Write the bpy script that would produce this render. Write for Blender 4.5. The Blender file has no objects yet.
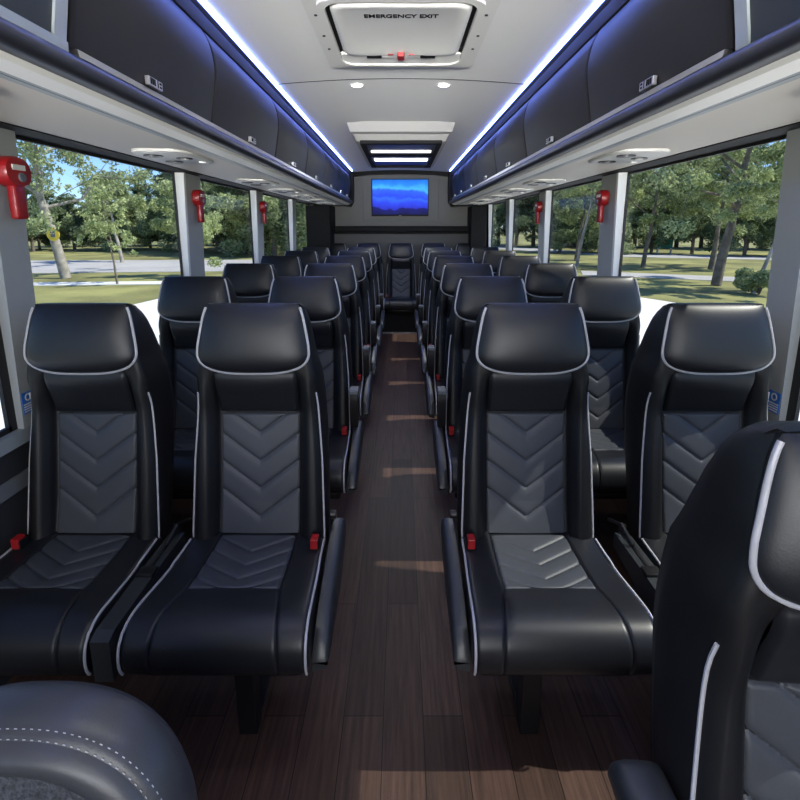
import bpy, bmesh, math, random
from mathutils import Vector, Matrix
import numpy as np
PI = math.pi
SC = bpy.context.scene
COL = SC.collection
random.seed(7); np.random.seed(7)

# ------------------------------------------------------------------ camera
cam_d = bpy.data.cameras.new('camera'); cam = bpy.data.objects.new('camera', cam_d); COL.objects.link(cam)
cam_d.sensor_width = 36.0; cam_d.sensor_fit = 'HORIZONTAL'
cam_d.lens = 502.3 / 800 * 36
cam_d.shift_y = (332.7 - 400) / 800; cam_d.shift_x = -1 / 800
cam_d.clip_start = 0.02; cam_d.clip_end = 600
cam.location = (0, 0, 1.419); cam.rotation_euler = (PI / 2 - 0.209, 0, 0)
SC.camera = cam

# ------------------------------------------------------------------ sky, sun, exposure
SUN_DIR = Vector((1.0, -0.16, 1.2)).normalized()
w = bpy.data.worlds.new('sky'); SC.world = w; w.use_nodes = True
nt = w.node_tree; nt.nodes.clear()
sky = nt.nodes.new('ShaderNodeTexSky'); sky.sky_type = 'NISHITA'; sky.sun_disc = False
sky.sun_elevation = math.asin(SUN_DIR.z); sky.sun_rotation = math.atan2(SUN_DIR.x, SUN_DIR.y)
sky.altitude = 100; sky.air_density = 1.0; sky.dust_density = 0.0; sky.ozone_density = 3.0
bg = nt.nodes.new('ShaderNodeBackground'); bg.inputs['Strength'].default_value = 0.14
wo = nt.nodes.new('ShaderNodeOutputWorld')
tint = nt.nodes.new('ShaderNodeMixRGB'); tint.blend_type = 'MULTIPLY'; tint.inputs[0].default_value = 1; tint.inputs[2].default_value = (.56, .70, 1, 1)   # deeper, clearer blue
nt.links.new(sky.outputs[0], tint.inputs[1]); nt.links.new(tint.outputs[0], bg.inputs[0]); nt.links.new(bg.outputs[0], wo.inputs[0])
sd = bpy.data.lights.new('sun', 'SUN'); sd.energy = 3.9; sd.angle = math.radians(0.6); sd.color = (1, .95, .86)
so = bpy.data.objects.new('sun', sd); COL.objects.link(so)
so.rotation_euler = SUN_DIR.to_track_quat('Z', 'Y').to_euler(); so.location = (8, -3, 10)
SC.view_settings.view_transform = 'Standard'; SC.view_settings.look = 'None'
SC.view_settings.gamma = 1; SC.view_settings.use_curve_mapping = False
SC.view_settings.exposure = 0.75
CEIL_W = 3.0      # ceiling lamps, watts
wl = bpy.data.lights.new('windshield_fill_light', 'AREA'); wl.shape = 'RECTANGLE'; wl.size = 2.1; wl.size_y = 1.15; wl.energy = 34; wl.color = (1, .985, .96)
wlo = bpy.data.objects.new('windshield_fill_light', wl); COL.objects.link(wlo); wlo.location = (0, -1.93, 1.42); wlo.rotation_euler = (PI / 2 + .15, 0, 0)   # added unseen fill lamp, stands in for brighter daylight at the windshield

wl2 = bpy.data.lights.new('ceiling_fill_light', 'AREA'); wl2.shape = 'RECTANGLE'; wl2.size = 2.0; wl2.size_y = .35; wl2.energy = 10; wl2.color = (1, .98, .94); wl2.spread = math.radians(27)
wlo2 = bpy.data.objects.new('ceiling_fill_light', wl2); COL.objects.link(wlo2); wlo2.location = (0, -1.82, 1.32); wlo2.rotation_euler = (PI / 2 + math.radians(9.5), 0, 0)   # unseen narrow fill lamp, added and tilted up to brighten the ceiling

# ------------------------------------------------------------------ materials
def inp(b, n, v):
    if n in b.inputs: b.inputs[n].default_value = v
def mat(name, col, rough=.5, metal=0, spec=.5, bump=None, var=None, emit=None, coat=0):
    m = bpy.data.materials.new(name); m.use_nodes = True; t = m.node_tree; b = t.nodes['Principled BSDF']
    inp(b, 'Base Color', (*col, 1)); inp(b, 'Roughness', rough); inp(b, 'Metallic', metal); inp(b, 'Specular IOR Level', spec)
    inp(b, 'Coat Weight', coat)
    tc = t.nodes.new('ShaderNodeTexCoord')
    if var:
        n = t.nodes.new('ShaderNodeTexNoise'); n.inputs['Scale'].default_value = var[0]; n.inputs['Detail'].default_value = 5
        t.links.new(tc.outputs['Object'], n.inputs['Vector'])
        r = t.nodes.new('ShaderNodeValToRGB'); r.color_ramp.elements[0].position = .35; r.color_ramp.elements[1].position = .65
        r.color_ramp.elements[0].color = (*[c * (1 - var[1]) for c in col], 1); r.color_ramp.elements[1].color = (*[min(1, c * (1 + var[1])) for c in col], 1)
        t.links.new(n.outputs['Fac'], r.inputs['Fac']); t.links.new(r.outputs[0], b.inputs['Base Color'])
    if bump:
        n = t.nodes.new('ShaderNodeTexNoise' if bump[0] == 'noise' else 'ShaderNodeTexVoronoi'); n.inputs['Scale'].default_value = bump[1]
        t.links.new(tc.outputs['Object'], n.inputs['Vector'])
        bu = t.nodes.new('ShaderNodeBump'); bu.inputs['Strength'].default_value = bump[2]; bu.inputs['Distance'].default_value = bump[3]
        t.links.new(n.outputs[0], bu.inputs['Height']); t.links.new(bu.outputs[0], b.inputs['Normal'])
    if emit:
        inp(b, 'Emission Color', (*emit[0], 1)); inp(b, 'Emission Strength', emit[1])
    return m
M = {}
M['leather'] = mat('black_leather', (.0085, .0095, .0125), .40, spec=.42, bump=('voronoi', 420, .12, .0006))
M['side'] = mat('black_side_leather', (.0065, .0065, .0075), .45, spec=.3, bump=('voronoi', 420, .12, .0006))
M['quilt'] = mat('quilted_leather', (.041, .045, .053), .5, spec=.4, bump=('voronoi', 700, .25, .0005))
M['piping'] = mat('grey_piping', (.38, .38, .40), .42)
M['plastic'] = mat('dark_plastic', (.024, .027, .030), .38, bump=('noise', 300, .1, .0005))
M['plastic_grey'] = mat('grey_plastic', (.12, .13, .14), .42)
M['black'] = mat('black_matte', (.004, .004, .0045), .7, spec=.2)
M['black_metal'] = mat('black_metal', (.02, .02, .022), .35, metal=.6)
M['chrome'] = mat('brushed_metal', (.52, .52, .53), .32, metal=.9)
M['silver'] = mat('silver_frame', (.42, .47, .48), .4, metal=.35)
M['red'] = mat('red_plastic', (.28, .008, .010), .35)
M['white'] = mat('white_plastic', (.72, .72, .69), .35)
M['ceiling'] = mat('ceiling_panel', (.80, .80, .775), .55, bump=('noise', 250, .1, .0004))
M['soffit'] = mat('soffit_vinyl', (.52, .48, .42), .5, bump=('noise', 200, .1, .0004))
M['alu'] = mat('pale_aluminium', (.86, .85, .81), .35, metal=.1)
M['bin'] = mat('charcoal_vinyl', (.020, .019, .020), .55, spec=.3, bump=('noise', 350, .2, .0005), var=(3, .1))
M['rail'] = mat('navy_black_roll', (.018, .019, .026), .38)
M['slate'] = mat('slate_door', (.022, .030, .037), .5)
M['pillar'] = mat('grey_pillar', (.32, .335, .335), .5, bump=('noise', 250, .1, .0004))
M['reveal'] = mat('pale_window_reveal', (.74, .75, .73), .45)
M['housing'] = mat('pale_housing', (.52, .52, .50), .5)
M['lower'] = mat('dark_wall_vinyl', (.022, .023, .027), .6, bump=('noise', 200, .3, .001))
M['sill'] = mat('grey_sill', (.25, .28, .30), .4)
M['rubber'] = mat('black_rubber', (.008, .008, .009), .6)
M['rear'] = mat('rear_panel', (.10, .102, .098), .7, bump=('noise', 400, .3, .0006))
M['rear2'] = mat('rear_lower_panel', (.035, .037, .038), .6)
M['fabric'] = mat('grey_woven_fabric', (.045, .049, .057), .9, bump=('voronoi', 260, .8, .002), var=(200, .5))
M['driver'] = mat('grey_leather', (.044, .046, .051), .36, bump=('voronoi', 420, .15, .0006))
M['blue'] = mat('blue_sticker', (.03, .16, .55), .4)
M['lamp'] = mat('lamp_glow', (1, 1, 1), .4, emit=((1, .96, .9), 9))
M['bar'] = mat('cabin_light_bar', (1, 1, 1), .4, emit=((.86, .92, 1), 1.5))
M['led'] = mat('led_strip', (.8, .85, 1), .4, emit=((.17, .26, 1.0), 15))
M['trunk'] = mat('tree_bark', (.17, .14, .11), .9, bump=('noise', 12, .6, .02), var=(4, .3))
M['bark_pale'] = mat('pale_bark', (.34, .31, .26), .9, var=(4, .3))
M['teal'] = mat('teal_sign', (.02, .22, .17), .5)
M['yellow'] = mat('yellow_sign', (.75, .55, .05), .5)

def leafmat(name, c1, c2):
    m = mat(name, c1, .6, spec=.2); t = m.node_tree; b = t.nodes['Principled BSDF']
    g = t.nodes.new('ShaderNodeNewGeometry'); r = t.nodes.new('ShaderNodeValToRGB')
    r.color_ramp.elements[0].color = (*c1, 1); r.color_ramp.elements[1].color = (*c2, 1)
    t.links.new(g.outputs['Random Per Island'], r.inputs['Fac']); t.links.new(r.outputs[0], b.inputs['Base Color'])
    tr = t.nodes.new('ShaderNodeBsdfTranslucent'); mx = t.nodes.new('ShaderNodeMixShader'); mx.inputs[0].default_value = .35
    t.links.new(r.outputs[0], tr.inputs[0]); out = t.nodes['Material Output']
    t.links.new(b.outputs[0], mx.inputs[1]); t.links.new(tr.outputs[0], mx.inputs[2]); t.links.new(mx.outputs[0], out.inputs[0])
    return m
LEAF = [leafmat('oak_leaves', (.19, .24, .11), (.55, .62, .32)), leafmat('pale_leaves', (.25, .31, .13), (.60, .66, .32)),
        leafmat('dark_leaves', (.09, .13, .07), (.28, .35, .17))]

def floor_material():
    m = mat('wood_plank_floor', (.05, .03, .022), .48, spec=.28); t = m.node_tree; b = t.nodes['Principled BSDF']
    tc = t.nodes.new('ShaderNodeTexCoord'); mp = t.nodes.new('ShaderNodeMapping'); mp.inputs['Rotation'].default_value = (0, 0, PI / 2)
    mp.inputs['Location'].default_value = (0.0, .052, 0)
    t.links.new(tc.outputs['Object'], mp.inputs['Vector'])
    br = t.nodes.new('ShaderNodeTexBrick'); br.offset = .37; br.inputs['Scale'].default_value = 1
    br.inputs['Brick Width'].default_value = 1.22; br.inputs['Row Height'].default_value = .117; br.inputs['Mortar Size'].default_value = .0015
    br.inputs['Color1'].default_value = (.034, .021, .0165, 1); br.inputs['Color2'].default_value = (.066, .040, .032, 1); br.inputs['Mortar'].default_value = (.008, .005, .004, 1)
    t.links.new(mp.outputs[0], br.inputs['Vector'])
    m2 = t.nodes.new('ShaderNodeMapping'); m2.inputs['Scale'].default_value = (38, 1.6, 1); t.links.new(tc.outputs['Object'], m2.inputs['Vector'])
    n = t.nodes.new('ShaderNodeTexNoise'); n.inputs['Scale'].default_value = 2.2; n.inputs['Detail'].default_value = 8; n.inputs['Roughness'].default_value = .65
    t.links.new(m2.outputs[0], n.inputs['Vector'])
    r = t.nodes.new('ShaderNodeValToRGB'); r.color_ramp.elements[0].position = .3; r.color_ramp.elements[0].color = (.45, .42, .40, 1)
    r.color_ramp.elements[1].position = .72; r.color_ramp.elements[1].color = (1.5, 1.4, 1.32, 1); t.links.new(n.outputs['Fac'], r.inputs['Fac'])
    mx = t.nodes.new('ShaderNodeMixRGB'); mx.blend_type = 'MULTIPLY'; mx.inputs[0].default_value = 1
    t.links.new(br.outputs['Color'], mx.inputs[1]); t.links.new(r.outputs[0], mx.inputs[2]); t.links.new(mx.outputs[0], b.inputs['Base Color'])
    bu = t.nodes.new('ShaderNodeBump'); bu.inputs['Strength'].default_value = .25; bu.inputs['Distance'].default_value = .001
    t.links.new(n.outputs['Fac'], bu.inputs['Height']); t.links.new(bu.outputs[0], b.inputs['Normal'])
    return m
M['floor'] = floor_material()
def glass_material():
    m = bpy.data.materials.new('tinted_glass'); m.use_nodes = True; t = m.node_tree; t.nodes.clear()
    o = t.nodes.new('ShaderNodeOutputMaterial'); tr = t.nodes.new('ShaderNodeBsdfTransparent'); tr.inputs[0].default_value = (.90, .92, .91, 1)
    gl = t.nodes.new('ShaderNodeBsdfGlossy'); gl.inputs['Roughness'].default_value = .02
    lw = t.nodes.new('ShaderNodeLayerWeight'); lw.inputs['Blend'].default_value = .5; pw = t.nodes.new('ShaderNodeMath'); pw.operation = 'POWER'; pw.inputs[1].default_value = 5
    fr = t.nodes.new('ShaderNodeMath'); fr.operation = 'MULTIPLY_ADD'; fr.inputs[1].default_value = .14; fr.inputs[2].default_value = .012; t.links.new(lw.outputs['Facing'], pw.inputs[0]); t.links.new(pw.outputs[0], fr.inputs[0]); mx = t.nodes.new('ShaderNodeMixShader')
    t.links.new(fr.outputs[0], mx.inputs[0]); t.links.new(tr.outputs[0], mx.inputs[1]); t.links.new(gl.outputs[0], mx.inputs[2]); t.links.new(mx.outputs[0], o.inputs[0])
    return m
M['glass'] = glass_material()
def screen_material():      # blue mountain layers under a brighter blue sky, lit screen
    m = bpy.data.materials.new('screen_picture'); m.use_nodes = True; t = m.node_tree; b = t.nodes['Principled BSDF']
    tc = t.nodes.new('ShaderNodeTexCoord'); sp = t.nodes.new('ShaderNodeSeparateXYZ'); t.links.new(tc.outputs['Object'], sp.inputs[0])
    n = t.nodes.new('ShaderNodeTexNoise'); n.inputs['Scale'].default_value = 4; n.inputs['Detail'].default_value = 4; t.links.new(tc.outputs['Object'], n.inputs['Vector'])
    ma = t.nodes.new('ShaderNodeMath'); ma.operation = 'MULTIPLY_ADD'; ma.inputs[1].default_value = .22; t.links.new(n.outputs['Fac'], ma.inputs[0]); t.links.new(sp.outputs['Z'], ma.inputs[2])
    mr = t.nodes.new('ShaderNodeMapRange'); mr.inputs['From Min'].default_value = -.14; mr.inputs['From Max'].default_value = .36; t.links.new(ma.outputs[0], mr.inputs['Value'])
    r = t.nodes.new('ShaderNodeValToRGB'); cr = r.color_ramp
    cols = [(0, (.005, .006, .05)), (.2, (.008, .01, .14)), (.22, (.02, .03, .5)), (.38, (.025, .06, .75)), (.46, (.03, .13, .9)), (.52, (.02, .06, .72)), (.68, (.03, .12, .8)), (.74, (.06, .42, .95)), (.85, (.02, .22, .8)), (1, (.01, .12, .6))]
    cr.elements[0].position = 0; cr.elements[0].color = (*cols[0][1], 1); cr.elements[1].position = 1; cr.elements[1].color = (*cols[-1][1], 1)
    for p, c in cols[1:-1]:
        e = cr.elements.new(p); e.color = (*c, 1)
    t.links.new(mr.outputs[0], r.inputs[0]); t.links.new(r.outputs[0], b.inputs['Emission Color']); inp(b, 'Emission Strength', .8)
    inp(b, 'Base Color', (.01, .01, .01, 1)); inp(b, 'Roughness', .6); inp(b, 'Specular IOR Level', .05)
    return m
M['screen'] = screen_material()
M['grass'] = mat('sunlit_grass', (.26, .25, .085), .9, var=(.35, .35), bump=('noise', 8, .6, .05))
M['asphalt'] = mat('pale_asphalt', (.46, .44, .42), .85, var=(.5, .08))
M['concrete'] = mat('pale_concrete', (.84, .82, .78), .8, var=(.6, .05))

# ------------------------------------------------------------------ helpers
def tag(o, label=None, cat=None, group=None, kind=None):
    if label: o['label'] = label
    if cat: o['category'] = cat
    if group: o['group'] = group
    if kind: o['kind'] = kind
    return o
def root(name, loc, label, cat, group=None, rz=0):
    o = bpy.data.objects.new(name, None); COL.objects.link(o); o.location = loc; o.rotation_euler = (0, 0, rz); o.empty_display_size = .1
    return tag(o, label, cat, group)
class MB:
    def __init__(s): s.v = []; s.f = []
    def add(s, vs, fs):
        n = len(s.v); s.v += [tuple(map(float, p)) for p in vs]; s.f += [tuple(i + n for i in q) for q in fs]; return s
    def box(s, x0, x1, y0, y1, z0, z1, b=0, seg=2):
        if b <= 0:
            s.add([(x0, y0, z0), (x1, y0, z0), (x1, y1, z0), (x0, y1, z0), (x0, y0, z1), (x1, y0, z1), (x1, y1, z1), (x0, y1, z1)],
                  [(0, 3, 2, 1), (4, 5, 6, 7), (0, 1, 5, 4), (1, 2, 6, 5), (2, 3, 7, 6), (3, 0, 4, 7)]); return s
        bm = bmesh.new(); bmesh.ops.create_cube(bm, size=1)
        for v in bm.verts: v.co = ((x0 + x1) / 2 + v.co.x * (x1 - x0), (y0 + y1) / 2 + v.co.y * (y1 - y0), (z0 + z1) / 2 + v.co.z * (z1 - z0))
        bmesh.ops.bevel(bm, geom=bm.edges[:], offset=b, segments=seg, profile=.5, affect='EDGES')
        bm.verts.ensure_lookup_table(); s.add([v.co[:] for v in bm.verts], [[v.index for v in f.verts] for f in bm.faces]); bm.free(); return s
    def loft(s, rings, cap0=True, cap1=True, closed=True):
        k = len(rings[0]); vs = [p for r in rings for p in r]; fs = []
        for i in range(len(rings) - 1):
            for j in range(k if closed else k - 1):
                a = i * k + j; b = i * k + (j + 1) % k; fs.append((a, b, b + k, a + k))
        if cap0: fs.append(tuple(range(k - 1, -1, -1)))
        if cap1: fs.append(tuple(range((len(rings) - 1) * k, len(rings) * k)))
        return s.add(vs, fs)
    def grid(s, pts):
        nr = len(pts); nc = len(pts[0]); return s.add([p for r in pts for p in r], [(i * nc + j, i * nc + j + 1, (i + 1) * nc + j + 1, (i + 1) * nc + j) for i in range(nr - 1) for j in range(nc - 1)])
    def tube(s, pts, r, n=8, cap=True):
        P = [Vector(p) for p in pts]; rr = r if isinstance(r, (list, tuple)) else [r] * len(P); rings = []; up = None
        for i, p in enumerate(P):
            t = (P[min(i + 1, len(P) - 1)] - P[max(i - 1, 0)]).normalized()
            if up is None: up = Vector((0, 0, 1)) if abs(t.z) < .9 else Vector((1, 0, 0))
            a = t.cross(up).normalized(); up = a.cross(t).normalized()
            rings.append([p + rr[i] * (math.cos(2 * PI * k / n) * a + math.sin(2 * PI * k / n) * up) for k in range(n)])
        return s.loft(rings, cap, cap)
    def disc(s, c, r, h, n=24, axis='z', ry=None):      # short cylinder with a soft edge
        ry = ry or r; rings = []
        for (q, d) in ((.0, 1), (.8, 1), (1, .9)):
            rings.append([(c[0] + r * d * math.cos(2 * PI * k / n), c[1] + ry * d * math.sin(2 * PI * k / n), c[2] + h * q) for k in range(n)])
        if axis == 'x': rings = [[(c[0] + (p[2] - c[2]), p[1], c[2] + (p[0] - c[0])) for p in r_] for r_ in rings]
        if axis == 'y': rings = [[(p[0], c[1] + (p[2] - c[2]), c[2] + (p[1] - c[1])) for p in r_] for r_ in rings]
        return s.loft(rings)
    def prism_y(s, prof, y0, y1):                        # profile of (x, z) extruded along y
        return s.loft([[(x, y0, z) for x, z in prof], [(x, y1, z) for x, z in prof]])
    def build(s, name, m, parent=None, smooth=False, angle=40, kind=None, label=None):
        me = bpy.data.meshes.new(name); me.from_pydata(s.v, [], s.f); me.materials.append(m)
        bm = bmesh.new(); bm.from_mesh(me); bmesh.ops.recalc_face_normals(bm, faces=bm.faces)
        for e in bm.edges:
            if len(e.link_faces) == 2 and e.calc_face_angle(0) > math.radians(angle): e.smooth = False
        bm.to_mesh(me); bm.free()
        if smooth: me.polygons.foreach_set('use_smooth', [True] * len(me.polygons))
        o = bpy.data.objects.new(name, me); COL.objects.link(o)
        if parent: o.parent = parent
        if kind: o['kind'] = kind
        if label: o['label'] = label
        return o
def struct(name, mb, m, smooth=False): return mb.build(name, m, None, smooth, kind='structure')
def copy_tree(o, parent=None):
    c = o.copy(); COL.objects.link(c); c.parent = parent
    for ch in list(o.children): copy_tree(ch, c)
    return c
def interp(x, tab):
    return float(np.interp(x, [t[0] for t in tab], [t[1] for t in tab]))
def smooth_tab(tab, n=60):
    """catmull-rom through table of tuples -> list of n tuples"""
    P = [tab[0]] + list(tab) + [tab[-1]]; out = []
    for k in range(n):
        t = k / (n - 1) * (len(tab) - 1); i = min(int(t), len(tab) - 2); u = t - i
        p0, p1, p2, p3 = P[i:i + 4]
        out.append(tuple(.5 * ((2 * b) + (c - a) * u + (2 * a - 5 * b + 4 * c - d) * u * u + (3 * b - a - 3 * c + d) * u ** 3) for a, b, c, d in zip(p0, p1, p2, p3)))
    return out

# ------------------------------------------------------------------ the coach shell
Y0, YB = -2.0, 7.42
struct('floor', MB().box(-1.28, 1.28, Y0, YB + .1, -.06, 0), M['floor'])
def ceil_z(x): return 2.185 - .03 * (x / .68) ** 2
prof = [(x, ceil_z(x)) for x in np.linspace(-.70, .70, 25)]
struct('ceiling', MB().prism_y(prof + [(1.27, 2.16), (1.27, 2.36), (-1.27, 2.36), (-1.27, 2.16)], Y0, YB + .1), M['ceiling'], True)
tn = [0]
def trim(mb, m, smooth=False):
    tn[0] += 1; return struct('trim_%d' % tn[0], mb, m, smooth)
trim(MB().tube([(x, 2.885, ceil_z(x) + .001) for x in np.linspace(-.66, .66, 21)], .0032), M['black'])

WIN = [(1.663, 2.905), (3.14, 4.326), (4.53, 5.747), (5.94, 7.10), (0.21, 1.52), (-1.24, 0.02)]
ZB, ZT = .771, 1.710
def wx(z): return 1.205 + .03 * (1.69 - z)
for s, side in ((-1, 'left'), (1, 'right')):
    def P(*a): return [(s * x, z) for x, z in a]
    mb = MB().prism_y(P((1.252, 0), (1.32, 0), (1.32, .74), (1.245, .74)), Y0, YB)
    mb.prism_y(P((1.255, 1.712), (1.32, 1.712), (1.32, 2.36), (1.255, 2.36)), Y0, YB)
    struct('wall_' + side, mb, M['lower'])
    # sill, lower rail, header strip
    trim(MB().prism_y(P((wx(.74) - .004, .725), (1.30, .725), (1.30, .771), (wx(.77) - .002, .771)), Y0, YB), M['sill'])
    trim(MB().prism_y(P((1.236, .58), (1.26, .58), (1.26, .63), (1.240, .63)), Y0, YB), M['plastic_grey'])
    trim(MB().prism_y(P((1.138, 1.707), (1.30, 1.7105), (1.30, 1.77), (1.138, 1.711)), Y0, YB), M['black'])
    # pillars between the windows: pale face, black rubber edge at the glass
    ends = sorted(WIN); cuts = []; prev = Y0
    for a, b in ends: cuts.append((prev, a)); prev = b
    cuts.append((prev, YB))
    for a, b in cuts:
        mb = MB(); prof_ = P((wx(.771), .771), (1.266, .771), (1.266, 1.712), (wx(1.70), 1.712))
        mb.prism_y(prof_, a + (.0 if a > Y0 else 0) + .022, b)
        trim(mb, M['pillar'] if a < 6.8 else M['black'])
    n = 0
    for a, b in WIN:
        n += 1; k = n + (0 if s < 0 else len(WIN))
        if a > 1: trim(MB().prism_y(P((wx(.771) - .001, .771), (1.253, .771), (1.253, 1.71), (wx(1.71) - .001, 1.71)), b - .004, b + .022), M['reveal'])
        fr = MB()
        for (ya, yb) in ((a - .015, a + .012), (b - .012, b + .022)): fr.prism_y(P((1.253, ZB), (1.266, ZB), (1.266, ZT), (1.253, ZT)), ya, yb)
        fr.prism_y(P((1.253, ZB), (1.266, ZB), (1.266, ZB + .018), (1.253, ZB + .018)), a, b)
        fr.prism_y(P((1.253, ZT - .012), (1.266, ZT - .012), (1.266, ZT), (1.253, ZT)), a, b)
        f = struct('window_%d' % k, fr, M['rubber'])
        MB().box(*sorted((s * 1.256, s * 1.262)), a, b, ZB, ZT).build('pane', M['glass'], f)
# bulkhead behind: rear wall with screen recess
mb = MB().box(-1.27, 1.27, YB, YB + .1, 0, 2.36); struct('wall_back', mb, M['rear'])
trim(MB().box(-1.24, 1.24, YB - .16, YB, 0, 1.31), M['rear2'])
trim(MB().box(-1.2, 1.2, YB - .20, YB, 1.31, 1.335, .005).box(-1.2, 1.2, YB - .10, YB, 1.335, 1.42, .02), M['black'])
trim(MB().box(-.62, .62, YB - .02, YB, 1.43, 1.47, .006).box(-.54, .54, YB - .015, YB, 1.50, 2.12, .006), M['rear'])
trim(MB().prism_y([(-.70, 2.165), (-.70, 2.10), (-.45, 2.128), (0, 2.137), (.45, 2.128), (.70, 2.10), (.70, 2.165), (0, 2.19)], YB - .1, YB), M['black'])
trim(MB().box(-1.27, -.945, YB - .55, YB, 0, 1.69, .01), M['black']); trim(MB().box(.955, 1.165, YB - .42, YB, 0, 1.69, .01), M['black'])
# front end behind the camera: dash wall and windshield
struct('wall_front', MB().box(-1.3, 1.3, Y0 - .08, Y0, -.06, .95).box(-1.3, 1.3, Y0 - .08, Y0, 2.0, 2.36).box(-1.3, -1.15, Y0 - .08, Y0, .95, 2.0).box(1.15, 1.3, Y0 - .08, Y0, .95, 2.0), M['lower'])
fw = struct('window_13', MB().box(-1.15, 1.15, Y0 - .06, Y0 - .02, .95, .975).box(-1.15, 1.15, Y0 - .06, Y0 - .02, 1.975, 2.0), M['rubber'])
MB().box(-1.15, 1.15, Y0 - .045, Y0 - .039, .975, 1.975).build('pane', M['glass'], fw)

# ------------------------------------------------------------------ overhead: soffit, roll, rails, bins, led strips
BP = smooth_tab([(.712, 2.106), (.690, 2.06), (.678, 1.996), (.680, 1.94), (.690, 1.88), (.706, 1.792)], 16)
SE = [1.175, 1.995, 2.96, 3.86, 4.76, 5.66, 6.40, 7.05]
for s, side in ((-1, 'left'), (1, 'right')):
    def P(a): return [(s * x, z) for x, z in a]
    trim(MB().prism_y(P([(.785, 1.704), (1.145, 1.711), (1.30, 1.77), (1.30, 1.81), (.785, 1.80)]), Y0, YB), M['soffit'])
    trim(MB().prism_y(P([(.704, 1.722), (.712, 1.712), (.748, 1.703), (.748, 1.76), (.715, 1.76)]), Y0, 7.15), M['alu'])
    q = MB(); q.prism_y(P([(.749, 1.7055), (.763, 1.7045), (.763, 1.76), (.749, 1.76)]), Y0, 7.15); q.prism_y(P([(.767, 1.7045), (.784, 1.7035), (.784, 1.76), (.767, 1.76)]), Y0, 7.15); trim(q, M['sill'])
    roll = smooth_tab([(.716, 1.776), (.690, 1.772), (.668, 1.757), (.664, 1.738), (.676, 1.724), (.705, 1.722)], 16)
    trim(MB().prism_y(P(roll + [(.80, 1.72), (.80, 1.776)]), Y0, 7.16), M['rail'], True)
    trim(MB().prism_y(P([(.694, 1.776), (.716, 1.775), (.716, 1.792), (.697, 1.792)]), 1.185, 7.05), M['chrome'])
    # ceiling rail above the bins and the led strip along it
    trim(MB().prism_y(P([(.676, 2.150), (.690, 2.142), (.705, 2.108), (.76, 2.108), (.76, 2.20), (.676, 2.20)]), Y0, 7.15), M['bin'])
    st = MB().prism_y(P([(.657, 2.1495), (.666, 2.1465), (.6715, 2.1495), (.6715, 2.154), (.657, 2.1545)]), Y0 + .1, 7.12).build('led_strip', M['led'])
    tag(st, 'glowing blue white light strip along the %s ceiling edge' % side, 'light strip')
    # bins
    for i in range(len(SE) - 1):
        a, b = SE[i] + .004, SE[i + 1] - .004
        r = root('overhead_bin', (s * .9, (a + b) / 2, 1.80), None, 'bin', 'overhead bins on the %s side' % side)
        h = (b - a) / 2
        ordn = ['nearest full door with its number plate large in view', 'second door from the front', 'third door from the front', 'fourth door from the front', 'fifth door from the front', 'sixth door from the front', 'last short door beside the rear wall'][i]
        r['label'] = 'charcoal bin above the %s windows, %s' % (side, ordn)
        inner = [(x - .9, z - 1.80) for x, z in BP]
        back = [(-.16, -.012), (-.16, .30)]
        d = [(s * x, z) for x, z in inner]
        thick = [(s * (x + .02), z) for x, z in inner[::-1]]
        dm = MB(); ring = d + thick
        e = .012
        def rg(y, ins):
            return [(p[0] + s * ins, y, p[1]) for p in ring]
        dm.loft([rg(-h, .008), rg(-h + .004, .002), rg(-h + e, 0), rg(h - e, 0), rg(h - .004, .002), rg(h, .008)])
        door = dm.build('door', M['bin'], r, True, 60)
        bd = MB().box(*sorted((s * -.168, s * .32)), -h, h, -.008, .30); bd.build('body', M['black'], r)
        # number plate
        px = s * (-.200); pc = .0 if i else -.06
        pl = MB().box(*sorted((s * (-.2125), s * (-.20))), pc - .040, pc + .040, -.002, .022, .0015).build('number_plate', M['chrome'], door)
        mk = MB()
        for q0, q1, za, zb in ((-.036, -.028, .003, .021), (-.024, -.016, .003, .021), (-.012, -.004, .003, .021), (.010, .014, .001, .023), (.024, .036, .004, .009), (.024, .036, .014, .020)):
            mk.box(*sorted((s * (-.2135), s * (-.212))), pc + q0 * .9, pc + q1 * .9, za * .9, zb * .9)
        mk.build('marking', M['black'], pl)
    # framed slate cabinet nearest the camera
    a, b = .10, 1.150
    r = root('overhead_cabinet', (s * .9, (a + b) / 2, 1.768), 'slate grey overhead cabinet with pale metal frame, at the front of the %s side' % side, 'cabinet'); h = (b - a) / 2
    inner = [(x - .9, z - 1.78) for x, z in BP]; inner[-1] = (inner[-1][0], inner[-1][1] - .008)
    ring = [(s * x, z) for x, z in inner] + [(s * (x + .02), z) for x, z in inner[::-1]]
    MB().loft([[(p[0], y, p[1]) for p in ring] for y in (-h, h)]).build('door', M['slate'], r, True, 60)
    fr = MB(); f2 = [(s * (x - .006), z) for x, z in inner] + [(s * (x + .004), z) for x, z in inner[::-1]]
    fr.loft([[(p[0], y, p[1]) for p in f2] for y in (h - .038, h)])
    bot = [(s * (inner[-1][0] - .010), -.002), (s * (inner[-1][0] - .012), .026), (s * (inner[-1][0] + .004), .026), (s * (inner[-1][0] + .004), -.002)]
    if s < 0: fr.loft([[(p[0], y, p[1]) for p in bot] for y in (-h, h)])
    fr.build('frame', M['silver'], r, True, 60)
    MB().box(*sorted((s * -.17, s * .32)), -h, h, .01, .32).build('body', M['black'], r)
    # bin end cap at the rear wall
    trim(MB().prism_y(P([(.66, 2.15), (.655, 1.95), (.66, 1.75), (.70, 1.685), (.80, 1.69), (1.2, 1.70), (1.2, 2.16)]), 7.16, 7.30), M['black'])

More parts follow.
